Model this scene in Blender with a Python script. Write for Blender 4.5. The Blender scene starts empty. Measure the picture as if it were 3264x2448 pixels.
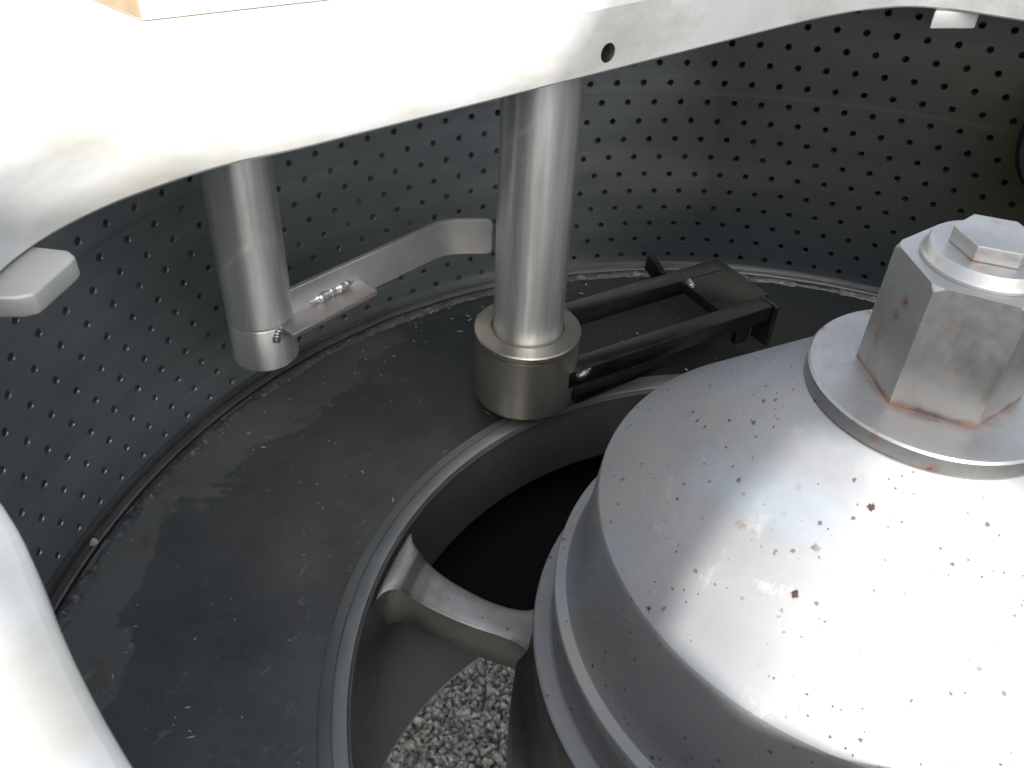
import bpy, bmesh, math, random
from mathutils import Vector, Matrix, noise as mn
K = 0.6                      # basket inner radius in metres; all sizes below are in basket radii
random.seed(7)
sc = bpy.context.scene
COL = sc.collection
PI = math.pi

# ------------------------------------------------------------------ camera
cd = bpy.data.cameras.new('camera'); cam = bpy.data.objects.new('camera', cd); COL.objects.link(cam)
yaw, pit, rol, fpx = -0.5414, 0.6723, 0.0506, 2796.5
Fv = Vector((math.sin(yaw)*math.cos(pit), math.cos(yaw)*math.cos(pit), -math.sin(pit)))
Rv = Fv.cross(Vector((0, 0, 1))).normalized(); Uv = Rv.cross(Fv)
R2 = math.cos(rol)*Rv + math.sin(rol)*Uv; U2 = -math.sin(rol)*Rv + math.cos(rol)*Uv
M = Matrix((( R2.x, U2.x, -Fv.x, 0), (R2.y, U2.y, -Fv.y, -0.7667*K), (R2.z, U2.z, -Fv.z, 0.9632*K), (0, 0, 0, 1)))
cam.matrix_world = M
cd.sensor_width = 36; cd.lens = 36*fpx/3264; cd.clip_start = 0.01; cd.clip_end = 500
cd.dof.use_dof = True; cd.dof.focus_distance = 1.15*K; cd.dof.aperture_fstop = 32
sc.camera = cam

# ------------------------------------------------------------------ light
SUN_AZ, SUN_EL = 140.0, 40.0           # azimuth from +Y towards +X, degrees
w = bpy.data.worlds.new('World'); sc.world = w; w.use_nodes = True
nt = w.node_tree; bg = nt.nodes['Background']
sky = nt.nodes.new('ShaderNodeTexSky'); sky.sky_type = 'NISHITA'; sky.sun_disc = False
sky.sun_elevation = math.radians(SUN_EL); sky.sun_rotation = math.radians(SUN_AZ)
sky.dust_density = 3.0
hs = nt.nodes.new('ShaderNodeHueSaturation'); hs.inputs['Saturation'].default_value = .42      # pale hazy sky
nt.links.new(sky.outputs[0], hs.inputs['Color']); nt.links.new(hs.outputs[0], bg.inputs[0]); bg.inputs[1].default_value = 0.15
sl = bpy.data.lights.new('sun', 'SUN'); sl.energy = 3.5; sl.angle = math.radians(0.5); sl.color = (1, 0.975, 0.94)
so = bpy.data.objects.new('sun', sl); COL.objects.link(so)
a, e = a_s, e_s = math.radians(SUN_AZ), math.radians(SUN_EL)
sdir = Vector((math.sin(a)*math.cos(e), math.cos(a)*math.cos(e), math.sin(e)))
so.rotation_euler = sdir.to_track_quat('Z', 'Y').to_euler()
sc.view_settings.view_transform = 'Standard'; sc.view_settings.look = 'None'
sc.view_settings.exposure = 1.25; sc.view_settings.gamma = 1

# ------------------------------------------------------------------ helpers
def obj(name, bm, m, parent=None, smooth=True, angle=35, recalc=True):
    if recalc: bmesh.ops.recalc_face_normals(bm, faces=bm.faces)
    for v in bm.verts: v.co *= K
    me = bpy.data.meshes.new(name); bm.to_mesh(me); bm.free()
    me.materials.append(m)
    if smooth:
        for p in me.polygons: p.use_smooth = True
        me.set_sharp_from_angle(angle=math.radians(angle))
    o = bpy.data.objects.new(name, me); COL.objects.link(o)
    if parent is not None:
        o.parent = parent; o.matrix_parent_inverse = Matrix.Translation(-parent.location)
    return o
def tag(o, label=None, cat=None, group=None, kind=None):
    for k, v in (('label', label), ('category', cat), ('group', group), ('kind', kind)):
        if v: o[k] = v
    return o
def thing(name, label, cat, loc=(0, 0, 0), group=None):
    o = bpy.data.objects.new(name, None); COL.objects.link(o)
    o.location = Vector(loc)*K; o.empty_display_size = 0.02
    return tag(o, label, cat, group)
def lathe(prof, n=256, c=(0, 0), closed=False, bm=None, az0=0, az1=2*PI):
    bm = bm or bmesh.new()
    full = abs(az1-az0-2*PI) < 1e-6
    rings = []
    for i in range(n if full else n+1):
        t = az0+(az1-az0)*i/n
        rings.append([bm.verts.new((c[0]+r*math.sin(t), c[1]+r*math.cos(t), z)) if r > 1e-6 else None for r, z in prof])
    ctr = {}
    for j, (r, z) in enumerate(prof):
        if r <= 1e-6: ctr[j] = bm.verts.new((c[0], c[1], z))
    m = len(prof)
    for i in range(n):
        A, B = rings[i], rings[(i+1) % len(rings)]
        for j in range(m if closed else m-1):
            k = (j+1) % m
            vs = [A[j] or ctr[j], B[j] or ctr[j], B[k] or ctr[k], A[k] or ctr[k]]
            u = []
            for v in vs:
                if v not in u: u.append(v)
            if len(u) > 2: bm.faces.new(u)
    return bm
def loft(sections, cap=True, bm=None):
    bm = bm or bmesh.new()
    vs = [[bm.verts.new(p) for p in s] for s in sections]
    n = len(vs[0])
    for A, B in zip(vs, vs[1:]):
        for j in range(n): bm.faces.new((A[j], B[j], B[(j+1) % n], A[(j+1) % n]))
    if cap: bm.faces.new(vs[0][::-1]); bm.faces.new(vs[-1])
    return bm
def bevel(bm, w, seg=2, ang=30):
    bmesh.ops.recalc_face_normals(bm, faces=bm.faces)
    es = [e for e in bm.edges if len(e.link_faces) == 2 and e.calc_face_angle(0) > math.radians(ang)]
    bmesh.ops.bevel(bm, geom=es, offset=w, segments=seg, profile=0.5, affect='EDGES', clamp_overlap=True)
    return bm
def prism(poly, z0, z1, bm=None):        # horizontal polygon extruded in z
    return loft([[(x, y, z0) for x, y in poly], [(x, y, z1) for x, y in poly]], bm=bm)
def tube(pts, rads, n=12, bm=None, wob=0):
    bm = bm or bmesh.new(); secs = []
    for i, p in enumerate(pts):
        p = Vector(p); d = (Vector(pts[min(i+1, len(pts)-1)])-Vector(pts[max(i-1, 0)])).normalized()
        x = d.cross(Vector((0, 0, 1)))
        if x.length < 1e-4: x = Vector((1, 0, 0))
        x.normalize(); y = x.cross(d)
        r = rads[i] if hasattr(rads, '__len__') else rads
        secs.append([p+(x*math.cos(2*PI*k/n)+y*math.sin(2*PI*k/n))*r for k in range(n)])
    return loft(secs, bm=bm)

# ------------------------------------------------------------------ materials
class NT:
    def __init__(s, name):
        s.m = bpy.data.materials.new(name); s.m.use_nodes = True; s.t = s.m.node_tree
        s.b = s.t.nodes['Principled BSDF']; s.tc = s.t.nodes.new('ShaderNodeTexCoord')
    def n(s, typ, **kw):
        o = s.t.nodes.new(typ)
        for k, v in kw.items(): setattr(o, k, v)
        return o
    def l(s, a, b): s.t.links.new(a, b)
    def co(s, scale=(1, 1, 1)):
        mp = s.n('ShaderNodeMapping'); mp.inputs['Scale'].default_value = scale
        s.l(s.tc.outputs['Object'], mp.inputs[0]); return mp.outputs[0]
    def noise(s, sc, det=4, rough=.55, scale=(1, 1, 1), co=None, dist=0):
        t = s.n('ShaderNodeTexNoise'); t.inputs['Scale'].default_value = sc; t.inputs['Detail'].default_value = det
        t.inputs['Roughness'].default_value = rough; t.inputs['Distortion'].default_value = dist
        s.l(co or s.co(scale), t.inputs['Vector']); return t.outputs[0]
    def ramp(s, src, a, b, lo=0., hi=1.):
        r = s.n('ShaderNodeMapRange'); r.inputs['From Min'].default_value = a; r.inputs['From Max'].default_value = b
        r.inputs['To Min'].default_value = lo; r.inputs['To Max'].default_value = hi
        s.l(src, r.inputs['Value']); return r.outputs[0]
    def math(s, op, a, b=None, clamp=False):
        m = s.n('ShaderNodeMath', operation=op, use_clamp=clamp)
        for i, v in enumerate((a, b)):
            if v is None: continue
            if isinstance(v, (int, float)): m.inputs[i].default_value = v
            else: s.l(v, m.inputs[i])
        return m.outputs[0]
    def mix(s, fac, a, b):
        m = s.n('ShaderNodeMix', data_type='RGBA')
        if isinstance(fac, (int, float)): m.inputs[0].default_value = fac
        else: s.l(fac, m.inputs[0])
        for i, v in ((6, a), (7, b)):
            if isinstance(v, (tuple, list)): m.inputs[i].default_value = (*v, 1) if len(v) == 3 else v
            else: s.l(v, m.inputs[i])
        return m.outputs[2]
    def set(s, **kw):
        names = dict(col='Base Color', met='Metallic', rough='Roughness', aniso='Anisotropic', normal='Normal', spec='Specular IOR Level')
        for k, v in kw.items():
            i = s.b.inputs[names[k]]
            if isinstance(v, (int, float)): i.default_value = v
            elif isinstance(v, tuple): i.default_value = (*v, 1)
            else: s.l(v, i)
    def bump(s, h, strength, dist=.001):
        b = s.n('ShaderNodeBump'); b.inputs['Strength'].default_value = strength; b.inputs['Distance'].default_value = dist
        s.l(h, b.inputs['Height']); s.l(b.outputs[0], s.b.inputs['Normal']); return b
    def turned(s, amt, rot=.25):         # lathe marks run round the object's axis
        t = s.n('ShaderNodeTangent', direction_type='RADIAL', axis='Z'); s.l(t.outputs[0], s.b.inputs['Tangent'])
        s.b.inputs['Anisotropic'].default_value = amt; s.b.inputs['Anisotropic Rotation'].default_value = rot
    def sep(s):
        x = s.n('ShaderNodeSeparateXYZ'); s.l(s.tc.outputs['Object'], x.inputs[0]); return x.outputs
    def polar(s, kr, kt, kz):            # coordinates that run round the object's axis
        x = s.sep(); r = s.math('SQRT', s.math('ADD', s.math('MULTIPLY', x[0], x[0]), s.math('MULTIPLY', x[1], x[1])))
        c = s.n('ShaderNodeCombineXYZ')
        inv = s.math('DIVIDE', 1.0, s.math('MAXIMUM', r, .001))
        ux = s.math('MULTIPLY', s.math('MULTIPLY', x[0], inv), kt); uy = s.math('MULTIPLY', s.math('MULTIPLY', x[1], inv), kt)
        s.l(ux, c.inputs[0]); s.l(uy, c.inputs[1])
        s.l(s.math('ADD', s.math('MULTIPLY', r, kr), s.math('MULTIPLY', x[2], kz)), c.inputs[2])
        s.r = r; s.xyz = x
        return c.outputs[0]
def spots(s, scale, rmax, rare):         # round specks of random size
    v = s.n('ShaderNodeTexVoronoi'); v.inputs['Scale'].default_value = scale; v.inputs['Randomness'].default_value = 1
    nz = s.noise(scale*2.2, 3, .6); 
    mp = s.n('ShaderNodeVectorMath', operation='ADD'); sc_ = s.n('ShaderNodeVectorMath', operation='SCALE')
    nn = s.n('ShaderNodeTexNoise'); nn.inputs['Scale'].default_value = scale*4.5; nn.inputs['Detail'].default_value = 5; nn.inputs['Roughness'].default_value = .7; s.l(s.tc.outputs['Object'], nn.inputs[0])
    s.l(nn.outputs[1], sc_.inputs[0]); sc_.inputs['Scale'].default_value = .42/scale
    s.l(s.tc.outputs['Object'], mp.inputs[0]); s.l(sc_.outputs[0], mp.inputs[1]); s.l(mp.outputs[0], v.inputs['Vector'])
    sx = s.n('ShaderNodeSeparateColor'); s.l(v.outputs['Color'], sx.inputs[0])
    rad = s.math('MULTIPLY', s.math('POWER', sx.outputs[0], rare), rmax)
    d = s.math('SUBTRACT', rad, v.outputs['Distance'])
    return s.ramp(d, -.008, .02), d
def M_metal(name, col, rough, met=1., var=.25, grain=(1, 1, 1), grain_s=60, gb=.15, stain=None, tint=None, aniso=0):
    s = NT(name)
    big = s.noise(6, 5, .6); fine = s.noise(grain_s, 3, .6, grain)
    c = s.mix(s.ramp(big, .3, .7), tuple(x*(1-var) for x in col), tuple(min(1, x*(1+var)) for x in col))
    if tint: c = s.mix(s.ramp(s.noise(9, 4, .6), .45, .75, 0, .8), c, tint)
    if stain: c = s.mix(s.ramp(s.noise(22, 5, .7), .6, .7), c, stain)
    r = s.math('ADD', s.ramp(fine, .3, .7, rough-.06, rough+.08), s.ramp(big, .3, .7, -.05, .05))
    s.set(col=c, met=met, rough=r, aniso=aniso); s.bump(fine, gb, .0006)
    return s.m

def mat_cover():
    s = NT('bleached_plate')
    big = s.noise(7, 6, .65); st = s.noise(5, 6, .7, (1.0, .35, 1))
    c = s.mix(s.ramp(big, .35, .7), (.52, .52, .505), (.62, .62, .61))
    c = s.mix(s.ramp(st, .50, .68, 0, .7), c, (.30, .28, .18))
    sp, _ = spots(s, 30, .06, 3)
    c = s.mix(s.math('MULTIPLY', sp, .6), c, (.22, .18, .14))
    f = s.noise(260, 3, .7)
    s.set(col=c, met=.25, rough=s.ramp(f, .3, .7, .38, .55)); s.bump(f, .12, .0006); return s.m
def mat_wall():
    s = NT('perforated_stainless')
    pc = s.polar(0, 1.2, 9); band = s.noise(2.2, 5, .6, co=pc)
    pc2 = s.polar(0, .8, 60); hb = s.noise(3, 4, .6, co=pc2)
    c = s.mix(s.ramp(band, .35, .65), (.33, .365, .37), (.47, .505, .51))
    c = s.mix(s.ramp(hb, .4, .7, 0, .5), c, (.34, .355, .36))
    far_shade = s.ramp(s.math('ADD', s.math('SUBTRACT', s.xyz[1], s.math('MULTIPLY', s.noise(4, 4), .16)), s.math('MULTIPLY', s.xyz[0], .9)), -.30*K, .25*K, 0, .85)
    c = s.mix(far_shade, c, (.040, .041, .038))  # far wall darkened, its weaker light put into the base colour
    # old yellow tide marks on the far wall and bluish ones low down
    ang = s.ramp(s.math('ADD', s.xyz[0], s.math('MULTIPLY', s.noise(5, 3), .35)), .05*K, .35*K)
    ym = s.math('MULTIPLY', s.ramp(s.noise(6, 5, .65), .42, .62), s.math('MULTIPLY', ang, s.ramp(s.xyz[1], .4*K, .8*K)))
    c = s.mix(s.math('MULTIPLY', ym, .85), c, (.11, .105, .03))
    bl = s.math('MULTIPLY', s.ramp(s.xyz[2], .22*K, .05*K), s.ramp(s.xyz[1], .5*K, .8*K))
    c = s.mix(s.math('MULTIPLY', bl, .6), c, (.03, .055, .072))
    ln = s.ramp(s.math('ABSOLUTE', s.math('SUBTRACT', s.xyz[2], .372*K)), .003, .0, 0, .3)
    c = s.mix(ln, c, (.17, .17, .145))
    f = s.noise(130, 3, .6); g = s.noise(9, 3, .5, co=s.polar(0, 30, 300))
    s.set(col=c, met=.78, rough=s.ramp(f, .3, .7, .34, .46)); s.bump(s.math('ADD', f, g), .12, .0006); return s.m
def mat_floor():
    s = NT('wet_basket_floor')
    co = s.polar(1, 1.2, 0)
    c = s.mix(s.ramp(s.noise(8, 6, .65), .35, .7), (.115, .122, .122), (.19, .197, .195))
    # dried puddle with a hard shore towards the wall
    rr = s.math('ADD', s.ramp(s.r, .70*K, .95*K, -.32, .30), s.noise(5.5, 5, .55, dist=.7))
    left = s.ramp(s.xyz[0], -.35*K, -.6*K)
    pud = s.math('MULTIPLY', s.ramp(rr, .58, .60), left)
    c = s.mix(s.math('MULTIPLY', pud, .7), c, (.28, .285, .27))
    br = s.ramp(s.noise(14, 6, .7), .52, .66, 0, .8); c = s.mix(s.math('MULTIPLY', br, pud), c, (.20, .16, .11))
    sw = s.ramp(s.noise(40, 4, .7, co=s.polar(60, 3, 0)), .55, .75, 0, .5); c = s.mix(sw, c, (.22, .23, .235))
    sm = s.ramp(s.noise(12, 6, .75, (1, .5, 1)), .56, .70, 0, .55); c = s.mix(sm, c, (.21, .215, .21))
    wh = s.ramp(s.noise(90, 4, .8, (1, .35, 1)), .60, .74, 0, .5); c = s.mix(wh, c, (.5, .5, .5))
    rust, _ = spots(s, 9, .05, 6); c = s.mix(s.math('MULTIPLY', rust, .8), c, (.16, .07, .04))
    gr = s.ramp(s.math('ADD', s.xyz[1], s.math('MULTIPLY', s.noise(5, 4), .2)), .10*K, .50*K, 0, .9); c = s.mix(gr, c, (.02, .024, .022))  # last mix darkens the far floor, painting its dimness into the colour
    f = s.noise(60, 4, .6, (1, 3, 1))
    r = s.math('SUBTRACT', s.ramp(f, .3, .7, .34, .5), s.math('MULTIPLY', pud, .05))
    s.set(col=c, met=.55, rough=r); s.bump(f, .1, .0008); return s.m
def mat_cone():
    s = NT('turned_pitted_steel')
    big = s.noise(5, 6, .65)
    c = s.mix(s.ramp(big, .3, .7), (.29, .30, .31), (.42, .415, .40))
    c = s.mix(s.ramp(s.noise(14, 6, .7), .5, .72, 0, .6), c, (.42, .39, .35))
    c = s.mix(s.ramp(s.noise(9, 4, .6, (1, 1.4, 1), dist=.6), .52, .66, 0, .5), c, (.36, .41, .47))
    a, da = spots(s, 60, .135, 2.6); b, db = spots(s, 140, .22, 2.2); g, dg = spots(s, 24, .055, 2.6); d_, dd = spots(s, 230, .20, 3)
    clus = s.ramp(s.noise(7, 3, .6), .36, .50)
    a = s.math('MULTIPLY', a, s.ramp(s.noise(17, 3, .6), .42, .50)); b = s.math('MULTIPLY', b, clus); d_ = s.math('MULTIPLY', d_, clus)
    halo = s.ramp(da, -.08, .02, 0, .4); halo2 = s.ramp(dg, -.06, .0, 0, .5)
    c = s.mix(s.math('MAXIMUM', halo, halo2), c, (.27, .19, .12))
    m_ = s.math('MAXIMUM', s.math('MAXIMUM', a, s.math('MULTIPLY', s.math('MAXIMUM', b, d_), .8)), g)
    c = s.mix(m_, c, s.mix(s.ramp(s.noise(60, 2), .4, .6), (.045, .020, .013), (.035, .031, .028)))
    ring = s.noise(20, 3, .6, co=s.polar(40, .15, 40)); f = s.noise(220, 3, .6, (1, .3, 1))
    sc_ = s.ramp(s.noise(55, 5, .8, (1, .12, 1)), .58, .72); sc2 = s.ramp(s.noise(9, 3, .6), .5, .6)
    scr = s.math('MULTIPLY', sc_, sc2)
    c = s.mix(s.math('MULTIPLY', scr, .45), c, (.66, .66, .66))
    rough = s.math('ADD', s.math('ADD', s.ramp(ring, .3, .7, .48, .55), s.ramp(big, .3, .7, -.04, .05)), s.math('MULTIPLY', m_, .3))
    s.set(col=c, met=s.math('SUBTRACT', .40, s.math('MULTIPLY', m_, .36)), rough=rough)
    s.turned(.15)
    s.bump(s.math('SUBTRACT', s.math('MULTIPLY', s.math('ADD', f, ring), .25), s.math('MULTIPLY', m_, 1.4)), .35, .0009); return s.m
def mat_nut(base_rust=True, name='weathered_nut_steel', rad=None):
    s = NT(name)
    c = s.mix(s.ramp(s.noise(10, 5, .65), .3, .7), (.36, .355, .345), (.47, .465, .45))
    st = s.ramp(s.noise(38, 5, .75), .60, .70); c = s.mix(s.math('MULTIPLY', st, .55), c, (.40, .22, .11))
    a, da = spots(s, 50, .14, 3); halo = s.ramp(da, -.18, .02, 0, .6)
    c = s.mix(halo, c, (.38, .2, .1)); c = s.mix(a, c, (.13, .06, .035))
    pc = s.polar(1, 1, 0); nz = s.noise(55, 6, .75)
    if rad:      # rust creeping out of the joint
        g = s.math('SUBTRACT', s.math('MULTIPLY', s.math('SUBTRACT', nz, .45), .024), s.math('ABSOLUTE', s.math('SUBTRACT', s.r, rad*K)))
        k = s.ramp(g, -.0045, .002, 0, .6)
    else:
        g = s.math('SUBTRACT', s.math('MULTIPLY', s.math('SUBTRACT', nz, .4), .012), s.math('SUBTRACT', s.xyz[2], .475*K))
        k = s.ramp(g, -.0022, .0003, 0, .9)
    c = s.mix(k, c, s.mix(s.ramp(s.noise(50, 3), .4, .6), (.30, .19, .12), (.11, .07, .055)))
    gr = s.ramp(s.noise(26, 5, .7, (1, 1, .4)), .56, .72, 0, .5); c = s.mix(gr, c, (.22, .22, .19))
    f = s.noise(180, 3, .65)
    s.set(col=c, met=s.math('SUBTRACT', .8, s.math('MULTIPLY', s.math('MAXIMUM', k, a), .7)), rough=s.ramp(f, .3, .7, .38, .52))
    s.bump(s.math('SUBTRACT', f, s.math('MULTIPLY', a, 2)), .2, .0006); return s.m
def mat_shaft(name, gold=.3, rough=.26):
    s = NT(name)
    z = s.noise(8, 4, .6, (.6, .6, 60)); v = s.noise(14, 4, .6, (3, 3, .25))
    c = s.mix(s.ramp(v, .38, .6), (.52, .52, .51), (.80, .80, .78))
    c = s.mix(s.ramp(s.noise(7, 4, .6), .5, .75, 0, gold), c, (.50, .43, .33))
    f = s.noise(200, 2, .6)
    s.set(col=c, met=.82, rough=s.math('ADD', s.ramp(z, .3, .7, rough-.008, rough+.008), s.ramp(f, .3, .7, -.02, .02)))
    s.turned(.88)
    s.bump(f, .08, .0004); return s.m
def mat_gravel():
    s = NT('crushed_stone')
    v = s.n('ShaderNodeTexVoronoi'); v.inputs['Scale'].default_value = 125; s.l(s.tc.outputs['Object'], v.inputs[0])
    sx = s.n('ShaderNodeSeparateColor'); s.l(v.outputs['Color'], sx.inputs[0])
    c = s.mix(sx.outputs[0], (.17, .17, .155), (.36, .35, .315))
    c = s.mix(s.ramp(sx.outputs[1], .7, .95, 0, .7), c, (.10, .115, .12))
    c = s.mix(s.ramp(s.noise(230, 4, .7), .35, .7), c, (.36, .345, .31))
    c = s.mix(s.ramp(v.outputs['Distance'], .5, .8, 0, .6), c, (.09, .085, .08))
    s.set(col=c, rough=.9, spec=.25); s.bump(s.noise(400, 4, .7), .5, .002); return s.m
def mat_block():
    s = NT('cream_casting')
    x = s.tc.outputs['Normal']; c = s.mix(s.ramp(s.noise(14, 5, .7), .45, .65), (.80, .77, .66), (.70, .63, .48))
    f = s.noise(150, 3); s.set(col=c, met=.0, rough=.5); s.bump(f, .15, .0008); return s.m

m_cover = mat_cover(); m_wall = mat_wall(); m_floor = mat_floor(); m_cone = mat_cone()
m_nut = mat_nut(); m_washer = mat_nut(name='weathered_washer_steel', rad=.068)
m_shaft = mat_shaft('brushed_round_bar', .4, .40); m_shaft2 = mat_shaft('polished_round_bar', .15, .30)
m_collar = M_metal('oily_collar_steel', (.37, .36, .325), .38, met=.88, grain=(2, 2, .2), grain_s=50, tint=(.36, .31, .22), gb=.3)
m_arm = M_metal('mill_finish_flat_bar', (.56, .56, .56), .42, met=.8, grain=(1, 1, 4), grain_s=70, tint=(.42, .38, .33), gb=.25)
m_weld = M_metal('weld_metal', (.52, .52, .51), .38, grain_s=150, gb=.6)
def mat_bead():
    s = NT('rough_weld_bead')
    c = s.mix(s.ramp(s.noise(60, 5, .7), .35, .65), (.07, .075, .075), (.17, .175, .18))
    c = s.mix(s.ramp(s.noise(150, 4, .7), .56, .66, 0, .9), c, (.42, .43, .42))
    c = s.mix(s.ramp(s.noise(25, 4, .7), .58, .68, 0, .6), c, (.20, .16, .10))
    f = s.noise(260, 4, .8); s.set(col=c, met=.35, rough=s.ramp(f, .3, .7, .42, .62)); s.bump(f, 1., .002); return s.m
m_bead = mat_bead()
m_ring = M_metal('machined_ring', (.27, .28, .275), .42, met=.7, var=.15, grain_s=40, gb=.12)
m_cast = M_metal('dark_cast_steel', (.20, .20, .195), .4, met=.8, grain_s=60, stain=(.2, .16, .12), gb=.35)
def mat_spoke():
    s = NT('worn_cast_spoke')
    c = s.mix(s.ramp(s.noise(12, 5, .7), .3, .7), (.10, .098, .092), (.17, .165, .155))
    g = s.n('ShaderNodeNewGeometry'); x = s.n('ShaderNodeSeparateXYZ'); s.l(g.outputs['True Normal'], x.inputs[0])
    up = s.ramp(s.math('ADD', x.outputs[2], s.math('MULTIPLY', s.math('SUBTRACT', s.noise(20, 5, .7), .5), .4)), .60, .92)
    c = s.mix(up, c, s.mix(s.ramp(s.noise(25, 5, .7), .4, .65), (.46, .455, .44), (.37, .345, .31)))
    a, da = spots(s, 130, .16, 3); c = s.mix(a, c, (.05, .04, .035))
    f = s.noise(90, 4, .7); s.set(col=c, met=.6, rough=s.ramp(f, .3, .7, .36, .5)); s.bump(f, .4, .0012); return s.m
m_spoke = mat_spoke()
m_hub = M_metal('dark_hub_casting', (.10, .098, .094), .45, met=.6, grain_s=60, stain=(.12, .09, .07), gb=.5)
m_plow = M_metal('oily_dark_steel', (.14, .14, .135), .34, grain_s=50, tint=(.15, .135, .11), gb=.15)
m_case = M_metal('dull_casing_sheet', (.30, .275, .255), .55, met=.4, grain_s=30, gb=.2)
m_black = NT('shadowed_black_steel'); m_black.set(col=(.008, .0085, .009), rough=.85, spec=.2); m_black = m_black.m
m_brass = M_metal('brassy_seal_edge', (.36, .29, .14), .3, grain_s=80)
m_thread = M_metal('thread_steel', (.3, .3, .3), .35, grain_s=80)
m_lug = M_metal('grey_lug_steel', (.42, .42, .40), .5, met=.4); m_gravel = mat_gravel(); m_block = mat_block()
m_chip = NT('pale_grit'); m_chip.set(col=(.55, .53, .48), rough=.6); m_chip = m_chip.m

# ------------------------------------------------------------------ ground
GZ = -.95
bm = bmesh.new()
n = 340; x0, x1, y0, y1 = -1.15, -.20, -.40, .55
g = [[None]*(n+1) for _ in range(n+1)]
for i in range(n+1):
    for j in range(n+1):
        x = x0+(x1-x0)*i/n; y = y0+(y1-y0)*j/n
        p = Vector((x*K, y*K, 0))
        q_ = p+Vector((mn.noise(p*60), mn.noise(p*60+Vector((9, 0, 0))), 0))*.006
        d, _ = mn.voronoi(q_*125); d2, _ = mn.voronoi(q_*230); h = -d[0]*.017-d2[0]*.006+mn.noise(p*40)*.010+mn.fractal(p*150, 1., 2., 4)*.005+mn.noise(p*18)*.006
        g[i][j] = bm.verts.new((x, y, GZ+h*1.3))
for i in range(n):
    for j in range(n): bm.faces.new((g[i][j], g[i+1][j], g[i+1][j+1], g[i][j+1]))
tag(obj('gravel_ground', bm, m_gravel, angle=60), kind='structure')
bm = bmesh.new(); S = 60; z = GZ-.03
for a_, b_, c_, d_ in ((-S, -S, S, S),):
    bm.faces.new([bm.verts.new(p) for p in ((a_, b_, z), (c_, b_, z), (c_, d_, z), (a_, d_, z))])
tag(obj('ground', bm, m_gravel, smooth=False), kind='structure')

# ------------------------------------------------------------------ outer casing
t = thing('outer_casing', 'dull dark sheet casing around and below the perforated basket', 'casing', (0, 0, GZ))
obj('casing_wall', lathe([(1.055, -.30), (1.055, .598), (1.07, .598), (1.07, -.31)], 160, closed=True), m_case, t)
bm = bmesh.new(); N = 240; cx, cy, ro = -.05, -.19, .44
rA, rB, rC, rD = [], [], [], []
for i in range(N):
    a_ = 2*PI*i/N; ux, uy = math.sin(a_), math.cos(a_)
    px_, py_ = cx+ro*ux, cy+ro*uy
    if py_ > -.034: py_ = -.034
    rA.append(bm.verts.new((px_, py_, -.30))); rB.append(bm.verts.new((1.054*ux, 1.054*uy, -.30)))
    rC.append(bm.verts.new((px_, py_, -.304))); rD.append(bm.verts.new((1.054*ux, 1.054*uy, -.304)))
for i in range(N):
    j = (i+1) % N
    for A, B in ((rA, rB), (rB, rD), (rD, rC), (rC, rA)): bm.faces.new((A[i], A[j], B[j], B[i]))
obj('bottom_plate', bm, m_case, t)
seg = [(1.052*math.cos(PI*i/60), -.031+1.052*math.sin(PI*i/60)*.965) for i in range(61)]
obj('shade_sheet', bevel(prism([(x_, max(y_, -.031)) for x_, y_ in seg], -.299, -.27), .004, 2), m_black, t)  # black sheet added to stand for the deep shade behind the spoke
for az in (30, 120, 210, 300):
    a_ = math.radians(az); obj('foot', lathe([(0, GZ-.02), (.05, GZ-.02), (.05, -.305), (0, -.305)], 24, (.95*math.sin(a_), .95*math.cos(a_))), m_case, t)

# ------------------------------------------------------------------ basket
bk = thing('centrifuge_basket', 'grey perforated round steel basket with spoked bottom', 'basket', (0, 0, -.12))
NH = 122; z0, dz, ph0 = .0228, .0369, -.823; dph = 2*PI/NH; rows = 16; hr = .0054; dep = .02
bm = bmesh.new()
cache = {}
def V(a_, z, r=1.0):
    k = (round((a_ % (2*PI))/dph*8) % (NH*8), round(z*1e5), round(r*1e4))
    v = cache.get(k)
    if v is None:
        v = bm.verts.new((r*math.sin(a_), r*math.cos(a_), z)); cache[k] = v
    return v
NHR = 12
for k in range(rows):
    zc = z0+dz*k; off = .5 if k % 2 else 0.
    for i in range(NH):
        ac = ph0+dph*(i+off)
        # boundary of the cell, counter-clockwise from lower left, 4 segments per long side
        bd = [V(ac-dph/2+dph*s/4, zc-dz/2) for s in range(5)]+[V(ac+dph/2, zc)]+[V(ac+dph/2-dph*s/4, zc+dz/2) for s in range(5)]+[V(ac-dph/2, zc)]
        ang = [math.atan2(v_z-zc, 0) for v_z in ()]
        ring0, ring1, ring2 = [], [], []
        for v in bd:
            da = (math.atan2(v.co.x, v.co.y)-ac+PI) % (2*PI)-PI
            th = math.atan2((v.co.z-zc), da)
            for rr, lst, R_ in ((hr+.0011, ring0, 1.0), (hr, ring1, 1.0015), (hr, ring2, 1+dep)):
                aa = ac+rr*math.cos(th); zz = zc+rr*math.sin(th)
                lst.append(bm.verts.new((R_*math.sin(aa), R_*math.cos(aa), zz)))
        m = len(bd)
        for q in range(m):
            w_ = (q+1) % m
            bm.faces.new((bd[q], bd[w_], ring0[w_], ring0[q]))
            bm.faces.new((ring0[q], ring0[w_], ring1[w_], ring1[q]))
            bm.faces.new((ring1[q], ring1[w_], ring2[w_], ring2[q]))
zb, zt = z0-dz/2, z0+dz*(rows-.5)
for i in range(NH*4):
    a1, a2 = ph0-dph/2+dph*i/4, ph0-dph/2+dph*(i+1)/4
    # only bottom strip; the top row may be offset by half a cell
    f = [V(a1, zb), V(a2, zb), V(a2, -.02), V(a1, -.02)]; bm.faces.new(f)
bmesh.ops.remove_doubles(bm, verts=bm.verts, dist=1e-6)
for f in bm.faces: f.normal_update()
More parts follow.
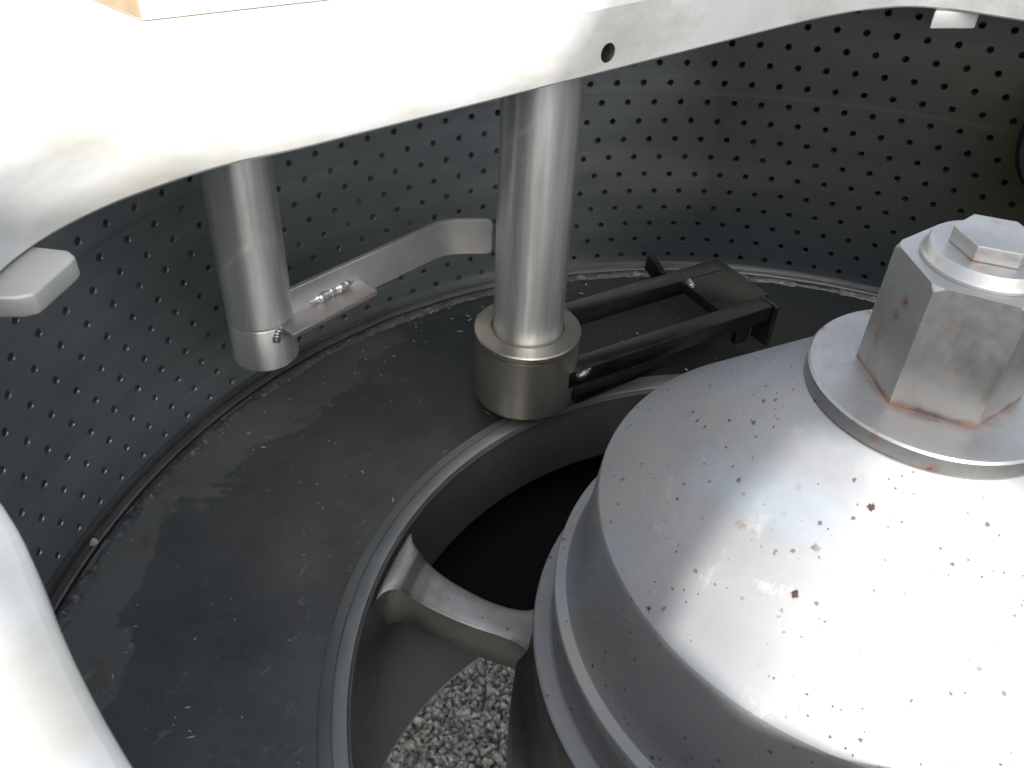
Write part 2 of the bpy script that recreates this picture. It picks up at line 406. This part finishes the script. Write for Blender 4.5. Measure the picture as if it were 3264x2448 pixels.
for f in bm.faces:
    c = f.calc_center_median()
    if abs(math.hypot(c.x, c.y)-1) < .0008 and f.normal.dot(Vector((c.x, c.y, 0))) > 0: f.normal_flip()
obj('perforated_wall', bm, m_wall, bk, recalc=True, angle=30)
obj('top_rim', lathe([(1.0, zt+.0005), (1.0, zt+.004), (.985, zt+.006), (.985, zt+.010), (1.024, zt+.010), (1.024, zt+.0005)], 240, closed=True), m_wall, bk)
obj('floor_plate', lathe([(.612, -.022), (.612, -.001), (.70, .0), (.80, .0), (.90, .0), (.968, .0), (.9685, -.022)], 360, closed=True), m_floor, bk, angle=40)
obj('edge_strip', lathe([(.9690, -.02), (.9690, -.006), (.9725, -.006), (.9730, .001), (.9750, .0025), (.985, .003), (.987, -.001), (.990, -.001), (.992, .006), (.9993, .007), (.9993, -.02)], 360, closed=True), m_cast, bk, angle=30)
# irregular weld bead round the floor
bm = bmesh.new(); secs = []
NB = 1500
for i in range(NB):
    a_ = 2*PI*i/NB
    q = Vector((math.sin(a_), math.cos(a_), 0))
    rr = .0050*(1+.5*mn.noise(q*45)+.35*mn.noise(q*140)+.22*abs(math.sin(i*PI/4.3)))
    zz = .0018*mn.noise(q*30+Vector((5, 5, 5)))
    if mn.noise(q*9+Vector((3, 0, 0))) < -.28: rr *= .55
    r0 = .956+.002*mn.noise(q*20)
    secs.append([bm.verts.new(((r0+rr*1.7*math.cos(u))*q.x, (r0+rr*1.7*math.cos(u))*q.y, zz+rr*math.sin(u))) for u in (0, .5, 1.05, 1.57, 2.1, 2.65, PI)])
for i in range(NB):
    A, B = secs[i], secs[(i+1) % NB]
    for j in range(6): bm.faces.new((A[j], B[j], B[j+1], A[j+1]))
obj('weld_bead', bm, m_bead, bk, angle=50)
# machined hub ring with a groove, its inner wall and underside
obj('inner_ring', lathe([(.6118, -.02), (.6118, .0015), (.6080, .0025), (.5975, .0035), (.5968, .0010), (.5958, .0010), (.5950, .0032), (.5805, .0022), (.5785, .0010),
                        (.5770, -.004), (.573, -.02), (.566, -.06), (.560, -.105), (.562, -.118), (.59, -.122), (.61, -.10)], 360, closed=True), m_ring, bk, angle=30)
obj('ring_wall', lathe([(.5765, -.006), (.5725, -.02), (.5655, -.06), (.5590, -.105), (.5585, -.1185), (.563, -.1185), (.567, -.06), (.575, -.006)], 360, closed=True), m_cast, bk)
# hub body under the cone
obj('hub', lathe([(.30, .0605), (.353, .0605), (.3545, .059), (.3545, .045), (.349, .02), (.350, -.03), (.362, -.075), (.374, -.11), (.376, -.16), (.376, -.29), (.30, -.29)], 256), m_hub, bk)
# spokes
def spoke_bm():
    #          r     halfwidth  top    bottom
    S_ = [(.330, .056, -.062, -.170), (.352, .046, -.064, -.168), (.366, .036, -.067, -.162), (.382, .0290, -.0695, -.152), (.405, .0262, -.0705, -.158), (.435, .0268, -.0680, -.152), (.465, .0285, -.0610, -.145),
          (.493, .0300, -.0510, -.135), (.515, .032, -.040, -.126), (.532, .0345, -.028, -.111), (.545, .038, -.014, -.107), (.553, .042, -.0095, -.105), (.560, .048, -.008, -.104), (.566, .056, -.008, -.103), (.572, .070, -.012, -.102)]
    bm = bmesh.new(); secs = []
    for r, h, zt_, zb_ in S_:
        pts = []
        b = .0045
        prof = [(-h, zb_+b), (-h, zt_-b), (-h+b*.3, zt_-b*.3), (-h+b, zt_), (-h*.35, zt_+.0015), (h*.35, zt_+.0015), (h-b, zt_), (h-b*.3, zt_-b*.3), (h, zt_-b), (h, zb_+b), (h-b, zb_), (-h+b, zb_)]
        for l_, z_ in prof: pts.append((l_, -math.sqrt(r*r-l_*l_), z_))
        secs.append(pts)
    # densify along the spoke
    out = []
    for A, B in zip(secs, secs[1:]):
        for q in range(4): out.append([tuple(a_+(b_-a_)*q/4 for a_, b_ in zip(p, p2)) for p, p2 in zip(A, B)])
    out.append(secs[-1])
    loft(out, bm=bm)
    for _ in range(3): bmesh.ops.smooth_vert(bm, verts=bm.verts, factor=.3, use_axis_x=True, use_axis_y=True, use_axis_z=True)
    return bm
for k in range(4):
    bm = spoke_bm()
    azs = math.radians(254+90*k)      # spoke built along -Y = azimuth 180
    bmesh.ops.rotate(bm, verts=bm.verts, matrix=Matrix.Rotation(-(azs-PI), 3, 'Z'))
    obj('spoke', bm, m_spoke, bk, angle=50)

# ------------------------------------------------------------------ cone, washer, nut, bolt
cn = lathe([(.02, .4555), (.10, .4555), (.1165, .4545), (.2955, .2825), (.2968, .2795), (.2975, .276), (.300, .255), (.3045, .215), (.312, .170), (.3185, .1475), (.3205, .1440), (.3325, .1415), (.3338, .1395), (.3338, .128), (.329, .115), (.3285, .085),
            (.3325, .0665), (.3350, .0645), (.3515, .0628), (.3540, .0612), (.02, .0612)], 384)
tag(obj('hub_cone', cn, m_cone, angle=18), 'large pitted silver cone capping the basket centre with stepped lower rings', 'hub cap')
wa = lathe([(.0, .4560), (.1150, .4560), (.1165, .4575), (.1165, .4720), (.1145, .4742), (.0, .4742)], 256)
tag(obj('flat_washer', wa, m_washer, angle=30), 'wide flat round washer with rust stains under the big hex nut', 'washer')
def hexpts(R_, rot, z): return [(R_*math.cos(math.radians(rot+60*i)), R_*math.sin(math.radians(rot+60*i)), z) for i in range(6)]
nt_ = thing('hex_nut', 'big tall hexagonal nut with rust spots on the cone washer', 'nut', (0, 0, .4745))
bm = bmesh.new(); NP = 360; secs = []
def hexr(th, R_):                           # hexagon radius at an angle
    x = (th-math.radians(188)) % (PI/3)-PI/6
    return R_*math.cos(PI/6)/math.cos(x)
prof = [(0, .4745, 0), (1, .4745, 0), (1, .4765, 0), (1, .580, 0), (1, .588, 0), (1, .5895, 0), (1, .591, 0), (1, .5925, 0), (1, .594, 0), (1, .5955, 0), (1, .597, 0), (.0605, .5975, 1), (.0, .5975, 1)]
def nutr(th, pr):
    R_, z, kind = pr
    if kind: return R_
    r = hexr(th, .0725)*R_
    if R_ == 0: return 0
    lim = .0725-max(0, z-.592)*.7          # conical chamfer that cuts the corners
    return min(r, lim)
rings = []
for pr in prof:
    rings.append([bm.verts.new((nutr(2*PI*(i+.5)/NP+math.radians(188), pr)*math.cos(2*PI*(i)/NP+math.radians(188)), nutr(2*PI*i/NP+math.radians(188), pr)*math.sin(2*PI*i/NP+math.radians(188)), pr[1])) if False else
                  bm.verts.new((nutr(2*PI*i/NP+math.radians(188), pr)*math.cos(2*PI*i/NP+math.radians(188)), nutr(2*PI*i/NP+math.radians(188), pr)*math.sin(2*PI*i/NP+math.radians(188)), pr[1])) for i in range(NP)])
for A, B in zip(rings, rings[1:]):
    for i in range(NP): bm.faces.new((A[i], A[(i+1) % NP], B[(i+1) % NP], B[i]))
bmesh.ops.remove_doubles(bm, verts=bm.verts, dist=1e-6)
obj('nut_body', bm, m_nut, nt_, angle=14)
obj('raised_collar', lathe([(0, .5978), (.0535, .5978), (.0535, .6005), (.0515, .6035), (.0500, .6095), (.0490, .6110), (0, .6110)], 160), m_nut, nt_, angle=25)
bm = loft([hexpts(.0345, 13, .6112), hexpts(.0345, 13, .6245), hexpts(.0338, 13, .6252)])
tag(obj('hex_bolt', bevel(bm, .0006, 1, 20), m_nut, angle=25), 'small low hexagonal bolt head on top of the big nut', 'bolt')

# ------------------------------------------------------------------ cover plate
CB, CT = .600, .680
poly = [(-.605, -.20), (-.36, .53), (-.335, .60), (-.30, .68), (-.25, .755), (-.19, .790), (-.08, .80)]
for az in range(2, 90, 6): poly.append((.805*math.sin(math.radians(az)), .805*math.cos(math.radians(az))))
for az in range(92, 206, 4):
    rr = .805+(.7265-.805)*min(1, max(0, (az-100)/60)); poly.append((rr*math.sin(math.radians(az)), rr*math.cos(math.radians(az))))
for az, rr in ((208, .738), (212, .765), (216, .788), (220, .80), (226, .80)): poly.append((rr*math.sin(math.radians(az)), rr*math.cos(math.radians(az))))
poly += [(-.622, -.490), (-.637, -.455), (-.646, -.41), (-.648, -.36), (-.638, -.29), (-.625, -.24)]
def ray_r(az):
    d = (math.sin(az), math.cos(az)); best = None
    for (ax, ay), (bx_, by_) in zip(poly, poly[1:]+poly[:1]):
        ex, ey = bx_-ax, by_-ay; den = d[0]*ey-d[1]*ex
        if abs(den) < 1e-9: continue
        t_ = (ax*ey-ay*ex)/den; u_ = (ax*d[1]-ay*d[0])/den
        if t_ > 0 and -1e-6 <= u_ <= 1+1e-6 and (best is None or t_ < best): best = t_
    return best
cv = thing('cover_plate', 'thick sun-bleached steel cover plate with a D-shaped opening', 'cover', (0, 0, CB))
NC = 720; rs = [ray_r(2*PI*(i+.5)/NC) for i in range(NC)]
for _ in range(10): rs = [(rs[i-1]+2*rs[i]+rs[(i+1) % NC])/4 for i in range(NC)]
bm = bmesh.new(); rings = []
for i in range(NC):
    a_ = 2*PI*(i+.5)/NC; r = rs[i]; uc = .028*max(0, 1-abs(math.degrees(a_)-180)/34)**.3 if abs(math.degrees(a_)-180) < 34 else 0; ux, uy = math.sin(a_), math.cos(a_)
    pf = [(1.09, CB), (r+.003+uc, CB), (r+uc, CB+.003), (r+uc*.7, CB+.02), (r, CT-.02), (r, CT-.004), (r+.0015, CT-.0015), (r+.004, CT), (1.085, CT), (1.09, CT-.005)]
    rings.append([bm.verts.new((q*ux, q*uy, z)) for q, z in pf])
for i in range(NC):
    A, B = rings[i], rings[(i+1) % NC]
    for j in range(10): bm.faces.new((A[j], B[j], B[(j+1) % 10], A[(j+1) % 10]))
cover = obj('plate', bm, m_cover, cv, angle=30)
# threaded hole drilled in the edge face
edir = Vector((.245, .73, 0)).normalized(); nrm = Vector((edir.y, -edir.x, 0))
HP = Vector((-.4707, .200, .6235)); HR = .0118
cut = bmesh.new(); bmesh.ops.create_cone(cut, cap_ends=True, segments=40, radius1=HR*K, radius2=HR*K, depth=.12*K)
q = nrm.to_track_quat('Z', 'Y').to_matrix().to_4x4()
bmesh.ops.transform(cut, verts=cut.verts, matrix=Matrix.Translation(HP*K)@q)
cme = bpy.data.meshes.new('cut'); cut.to_mesh(cme); cut.free(); co_ = bpy.data.objects.new('cut', cme); COL.objects.link(co_)
md = cover.modifiers.new('b', 'BOOLEAN'); md.object = co_; md.operation = 'DIFFERENCE'; md.solver = 'EXACT'
dg = bpy.context.evaluated_depsgraph_get(); me2 = bpy.data.meshes.new_from_object(cover.evaluated_get(dg))
cover.modifiers.clear(); cover.data = me2; bpy.data.objects.remove(co_)
if not me2.materials: me2.materials.append(m_cover)
me2.set_sharp_from_angle(angle=math.radians(30))
bm = bmesh.new(); prof = []
zz = -.058
while zz < -.003:
    prof += [(HR*.99, zz), (HR*.90, zz+.0016), (HR*.90, zz+.0020), (HR*.99, zz+.0036)]; zz += .0040
prof = [(0, -.0585)]+prof+[(HR*.99, -.001)]
bm = lathe(prof, 40)
bmesh.ops.transform(bm, verts=bm.verts, matrix=Matrix.Translation(HP)@q)
bmesh.ops.recalc_face_normals(bm, faces=bm.faces)
bmesh.ops.reverse_faces(bm, faces=bm.faces)
obj('threaded_hole', bm, m_thread, cv, recalc=False)
# lugs
def lug(pts, z0_, z1_, bev): return bevel(prism(pts, z0_, z1_), bev, 3, 40)
obj('stop_lug', lug([(-.69, -.50), (-.67, -.457), (-.640, -.447), (-.616, -.436), (-.605, -.438), (-.600, -.446), (-.582, -.490), (-.587, -.500), (-.64, -.54)], .579, .5985, .003), m_lug, cv)
obj('stop_lug', lug([(-.215, .83), (-.205, .772), (-.148, .822), (-.155, .87)], .572, .5985, .003), m_cover, cv)

# ------------------------------------------------------------------ block on the cover
A0 = Vector((-.808, -.188)); u1 = Vector((-.106, .017)).normalized(); u2 = Vector((.087, .175)).normalized()
P = [A0, A0+u1*.34, A0+u1*.34+u2*.46, A0+u2*.46]
bm = prism([(p.x, p.y) for p in P], CT+.001, CT+.075)
mb = obj('mounting_block', bevel(bm, .005, 3), m_block)
m_rsty = M_metal('rusty_painted_side', (.20, .14, .09), .6, met=0, tint=(.42, .33, .18)); mb.data.materials.append(m_rsty)
for p_ in mb.data.polygons:
    if p_.normal.dot(Vector((-.158, -.987, 0))) > .75: p_.material_index = 1
tag(mb, 'cream coloured mounting block on the cover plate', 'block')

# ------------------------------------------------------------------ plough shafts
c1 = (-.838, -.075)
t = thing('scraper_shaft', 'shorter round steel shaft with a welded bent flat arm above the basket floor', 'shaft', (c1[0], c1[1], .18))
obj('shaft', lathe([(0, .2525), (.0445, .2525), (.0460, .2540), (.0460, .599), (0, .599)], 96, c1), m_shaft, t)
obj('end_collar', lathe([(0, .182), (.0440, .182), (.0463, .1845), (.0463, .2490), (.0452, .2508), (.040, .2508), (.040, .2524), (0, .2524)], 96, c1), m_shaft, t)
# the flat arm with its bend
ctrl = [Vector((-.812, -.100)), Vector((-.804, -.065)), Vector((-.753, .225)), Vector((-.690, .293))]
ctrl = [Vector((-.8085, -.092)), Vector((-.756, .208)), Vector((-.7525, .226)), Vector((-.745, .245)), Vector((-.733, .260)), Vector((-.689, .293))]
th = .0085; secs = []
for i, p in enumerate(ctrl):
    d = (ctrl[min(i+1, 5)]-ctrl[max(i-1, 0)]).normalized(); nn = Vector((-d.y, d.x))
    secs.append([(p.x, p.y, .229), (p.x, p.y, .291), (p.x+nn.x*th, p.y+nn.y*th, .291), (p.x+nn.x*th, p.y+nn.y*th, .229)])
bm = loft(secs)
# rounded corners on the free end
bmesh.ops.recalc_face_normals(bm, faces=bm.faces)
endv = [v for v in bm.verts if (Vector((v.co.x, v.co.y))-ctrl[5]).length < .012]
es = [e_ for e_ in bm.edges if e_.verts[0] in endv and e_.verts[1] in endv and abs(e_.verts[0].co.z-e_.verts[1].co.z) < 1e-5]
bmesh.ops.bevel(bm, geom=es, offset=.009, segments=4, profile=.5, affect='EDGES')
arm = obj('bent_arm', bevel(bm, .0008, 1, 50), m_arm, t, angle=25)
d = (ctrl[1]-ctrl[0]).normalized(); nn = Vector((d.y, -d.x))
f0 = ctrl[0]+d*.015; f1 = ctrl[0]+d*.172
bm = prism([(f0.x, f0.y), (f1.x, f1.y), (f1.x+nn.x*.034, f1.y+nn.y*.034), (f0.x+nn.x*.040, f0.y+nn.y*.040)], .243, .2505)
m_heat = M_metal('heat_tinted_bracket', (.40, .38, .36), .42, met=.8, tint=(.36, .25, .17), grain_s=60)
obj('arm_bracket', bevel(bm, .0008, 1), m_heat, t)
def bead(p0, p1, r, n_, jit=.2):          # a run of overlapping weld ripples
    p0, p1 = Vector(p0), Vector(p1); n_ = max(24, n_*4); pts, rd = [], []
    side = (p1-p0).cross(Vector((0, 0, 1))).normalized()
    for i in range(n_):
        t_ = i/(n_-1); end = min(1, 3.5*min(t_, 1-t_)+.45)
        pts.append(p0.lerp(p1, t_)+side*mn.noise(Vector((t_*6, r*900, 0)))*r*.4)
        rd.append(r*end*(.88+.07*abs(math.sin(t_*n_*.42+mn.noise(Vector((t_*7, 1, 1)))*2))+.30*mn.noise(Vector((t_*11, 3, r*700)))))
    bm = tube(pts, rd, 14)
    for v in bm.verts: v.co += Vector((mn.noise(v.co*420), mn.noise(v.co*420+Vector((7, 0, 0))), mn.noise(v.co*420+Vector((0, 9, 0)))))*.0013
    return bm
w0 = ctrl[0]+d*.075-nn*.003; w1 = ctrl[0]+d*.155-nn*.003
wb = obj('weld', bead((w0.x, w0.y, .2565), (w1.x, w1.y, .2585), .0080, 20, .2), m_weld, arm, angle=60, recalc=False)
w0 = ctrl[0]+d*.020+nn*.030
obj('weld', bead((-.7935, -.083, .2500), (-.7945, -.094, .232), .0062, 8, .2), m_weld, arm, angle=60, recalc=False)

c2 = (-.583, .243)
t = thing('plough_shaft', 'long round steel shaft in a wide collar reaching down to the basket floor', 'shaft', (c2[0], c2[1], .02))
obj('shaft', lathe([(0, .150), (.0545, .150), (.0560, .1515), (.0560, .599), (0, .599)], 128, c2), m_shaft2, t)
obj('collar', lathe([(0, .028), (.0835, .028), (.0850, .030), (.0850, .1400), (.0840, .1412), (.0840, .1430), (.0865, .1440), (.0870, .1525), (.0855, .1545), (.0600, .1550), (.0590, .1500), (0, .1500)], 128, c2), m_collar, t, angle=30)
obj('seal_ring', lathe([(.080, .1405), (.0853, .1405), (.0856, .1420), (.0853, .1432), (.080, .1432)], 128, c2, closed=True), m_brass, t)
obj('seal_ring', lathe([(0, .020), (.0760, .020), (.0810, .0225), (.0840, .0275), (0, .0275)], 128, c2), m_brass, t)
uu = Vector((.46, .89)).normalized(); vv = Vector((uu.y, -uu.x)); cc = Vector(c2)
def fr(s_, l_): p = cc+uu*s_+vv*l_; return (p.x, p.y)
def fbox(s0, s1, l0, l1, z0_, z1_, bev=.0015):
    return bevel(prism([fr(s0, l0), fr(s1, l0), fr(s1, l1), fr(s0, l1)], z0_, z1_), bev, 2)
obj('side_bar', fbox(.035, .476, .042, .077, .068, .100), m_plow, t)
obj('side_bar', fbox(.045, .476, -.101, -.066, .068, .100), m_plow, t)
obj('cross_blade', fbox(.380, .500, -.105, .0415, .078, .0985), m_plow, t)
obj('end_strip', bevel(prism([fr(.4775, .040), fr(.486, .040), fr(.486, .084), fr(.4775, .084)], .012, .100), .001, 1), m_plow, t)
bm = loft([[(*fr(.36, -.102), .10), (*fr(.36, -.150), .118), (*fr(.36, -.155), .085), (*fr(.36, -.102), .07)], [(*fr(.372, -.102), .10), (*fr(.372, -.150), .118), (*fr(.372, -.155), .085), (*fr(.372, -.102), .07)]])
obj('blade_ear', bm, m_plow, t)
bm = loft([[(*fr(.05, .060), .034), (*fr(.05, .082), .034), (*fr(.05, .082), .052), (*fr(.05, .060), .052)], [(*fr(.235, .072), .044), (*fr(.235, .079), .044), (*fr(.235, .079), .050), (*fr(.235, .072), .050)]])
obj('lower_gusset', bm, m_plow, t)
bm = loft([[(*fr(.400, .040), .066), (*fr(.460, .040), .066), (*fr(.460, .040), .012), (*fr(.43, .040), .012), (*fr(.425, .040), .045)], [(*fr(.400, .052), .066), (*fr(.460, .052), .066), (*fr(.460, .052), .012), (*fr(.43, .052), .012), (*fr(.425, .052), .045)]])
obj('corner_gusset', bm, m_plow, t)
obj('weld', bead((*fr(.048, .079), .086), (*fr(.075, .079), .098), .0095, 5), m_plow, t, angle=60, recalc=False)
obj('weld', bead((*fr(.395, -.066), .098), (*fr(.384, -.040), .098), .006, 6), m_weld, t, angle=60, recalc=False)

# ------------------------------------------------------------------ lid added out of view behind the camera, cut to the wanted shade
YL = -2.0; kx = math.sin(a_s)/math.tan(e_s); ky = -math.cos(a_s)/math.tan(e_s)
outl = [(-.598, -.47), (-.589, -.36), (-.548, -.262), (-.447, .05), (-.50, .26), (-.47, .5), (-.42, .95), (1.3, 1.0), (1.15, .15), (.60, -.10), (.30, -.270), (.17, -.300), (.100, -.315), (.122, -.444), (.148, -.545), (.18, -.625), (.28, -.662), (.48, -.61), (.70, -.42), (.90, -.60), (.5, -.86), (.10, -.738), (-.08, -.737), (-.28, -.688), (-.42, -.665), (-.50, -.66), (-.62, -.62)]
pl = []
for x_, y_ in outl:
    h_ = (y_-YL)/ky; pl.append((x_+kx*h_, h_+CT))
t = thing('added_sunshade', 'added unseen lid propped upright on posts behind the open basket', 'sunshade', (.8, YL, GZ))
obj('sunshade_plate', loft([[(x_, YL-.006, z_) for x_, z_ in pl], [(x_, YL, z_) for x_, z_ in pl]]), m_case, t, smooth=False)
for x_, zt_ in ((1.09, 2.25), (2.12, 2.30)): obj('sunshade_post', tube([(x_, YL-.045, GZ-.03), (x_, YL-.045, zt_)], .035, 16), m_case, t)


# ------------------------------------------------------------------ dark feed pipe at the right
bm = lathe([(0, -.03), (.100, -.03), (.108, -.02), (.110, 0), (.110, .09), (.106, .095), (.085, .095), (.080, .09), (.078, .0), (0, .0)], 64)
bmesh.ops.transform(bm, verts=bm.verts, matrix=Matrix.Translation((.078, .888, .415))@Matrix.Rotation(-PI/2, 4, 'X'))
tag(obj('round_nozzle', bm, m_black), 'black round nozzle against the far basket wall at the right edge', 'nozzle')
# pale crumb lying in the corner weld
bm = bmesh.new(); bmesh.ops.create_icosphere(bm, subdivisions=1, radius=.0065, matrix=Matrix.Translation((-.900, -.376, .009))@Matrix.Diagonal((.8, .8, 1.2, 1)))
for v in bm.verts: v.co += Vector((1, 1, 1))*mn.noise(v.co*230)*.005
tag(obj('crumb', bm, m_chip), 'pale crumb lying in the weld corner at the left of the basket floor', 'crumb')

# ------------------------------------------------------------------ grit on the basket floor
bm = bmesh.new()
for i in range(200):
    a_ = math.radians(random.uniform(200, 330)); r = random.uniform(.62, .945) if i % 4 else random.uniform(.86, .945)
    s_ = .0009*random.uniform(.5, 1.6)
    el = random.choice((1, 1, 1, 3.5, 5)) if s_ < .0013 else 1
    p = Vector((r*math.sin(a_), r*math.cos(a_), s_*.35+.0003))
    mtx = Matrix.Translation(p)@Matrix.Rotation(random.uniform(0, 6), 4, 'Z')@Matrix.Diagonal((el, 1, .6, 1))
    bmesh.ops.create_icosphere(bm, subdivisions=1, radius=s_, matrix=mtx)
tag(obj('grit', bm, m_chip, recalc=False), 'white grit and chips scattered over the dark basket floor', 'grit', kind='stuff')
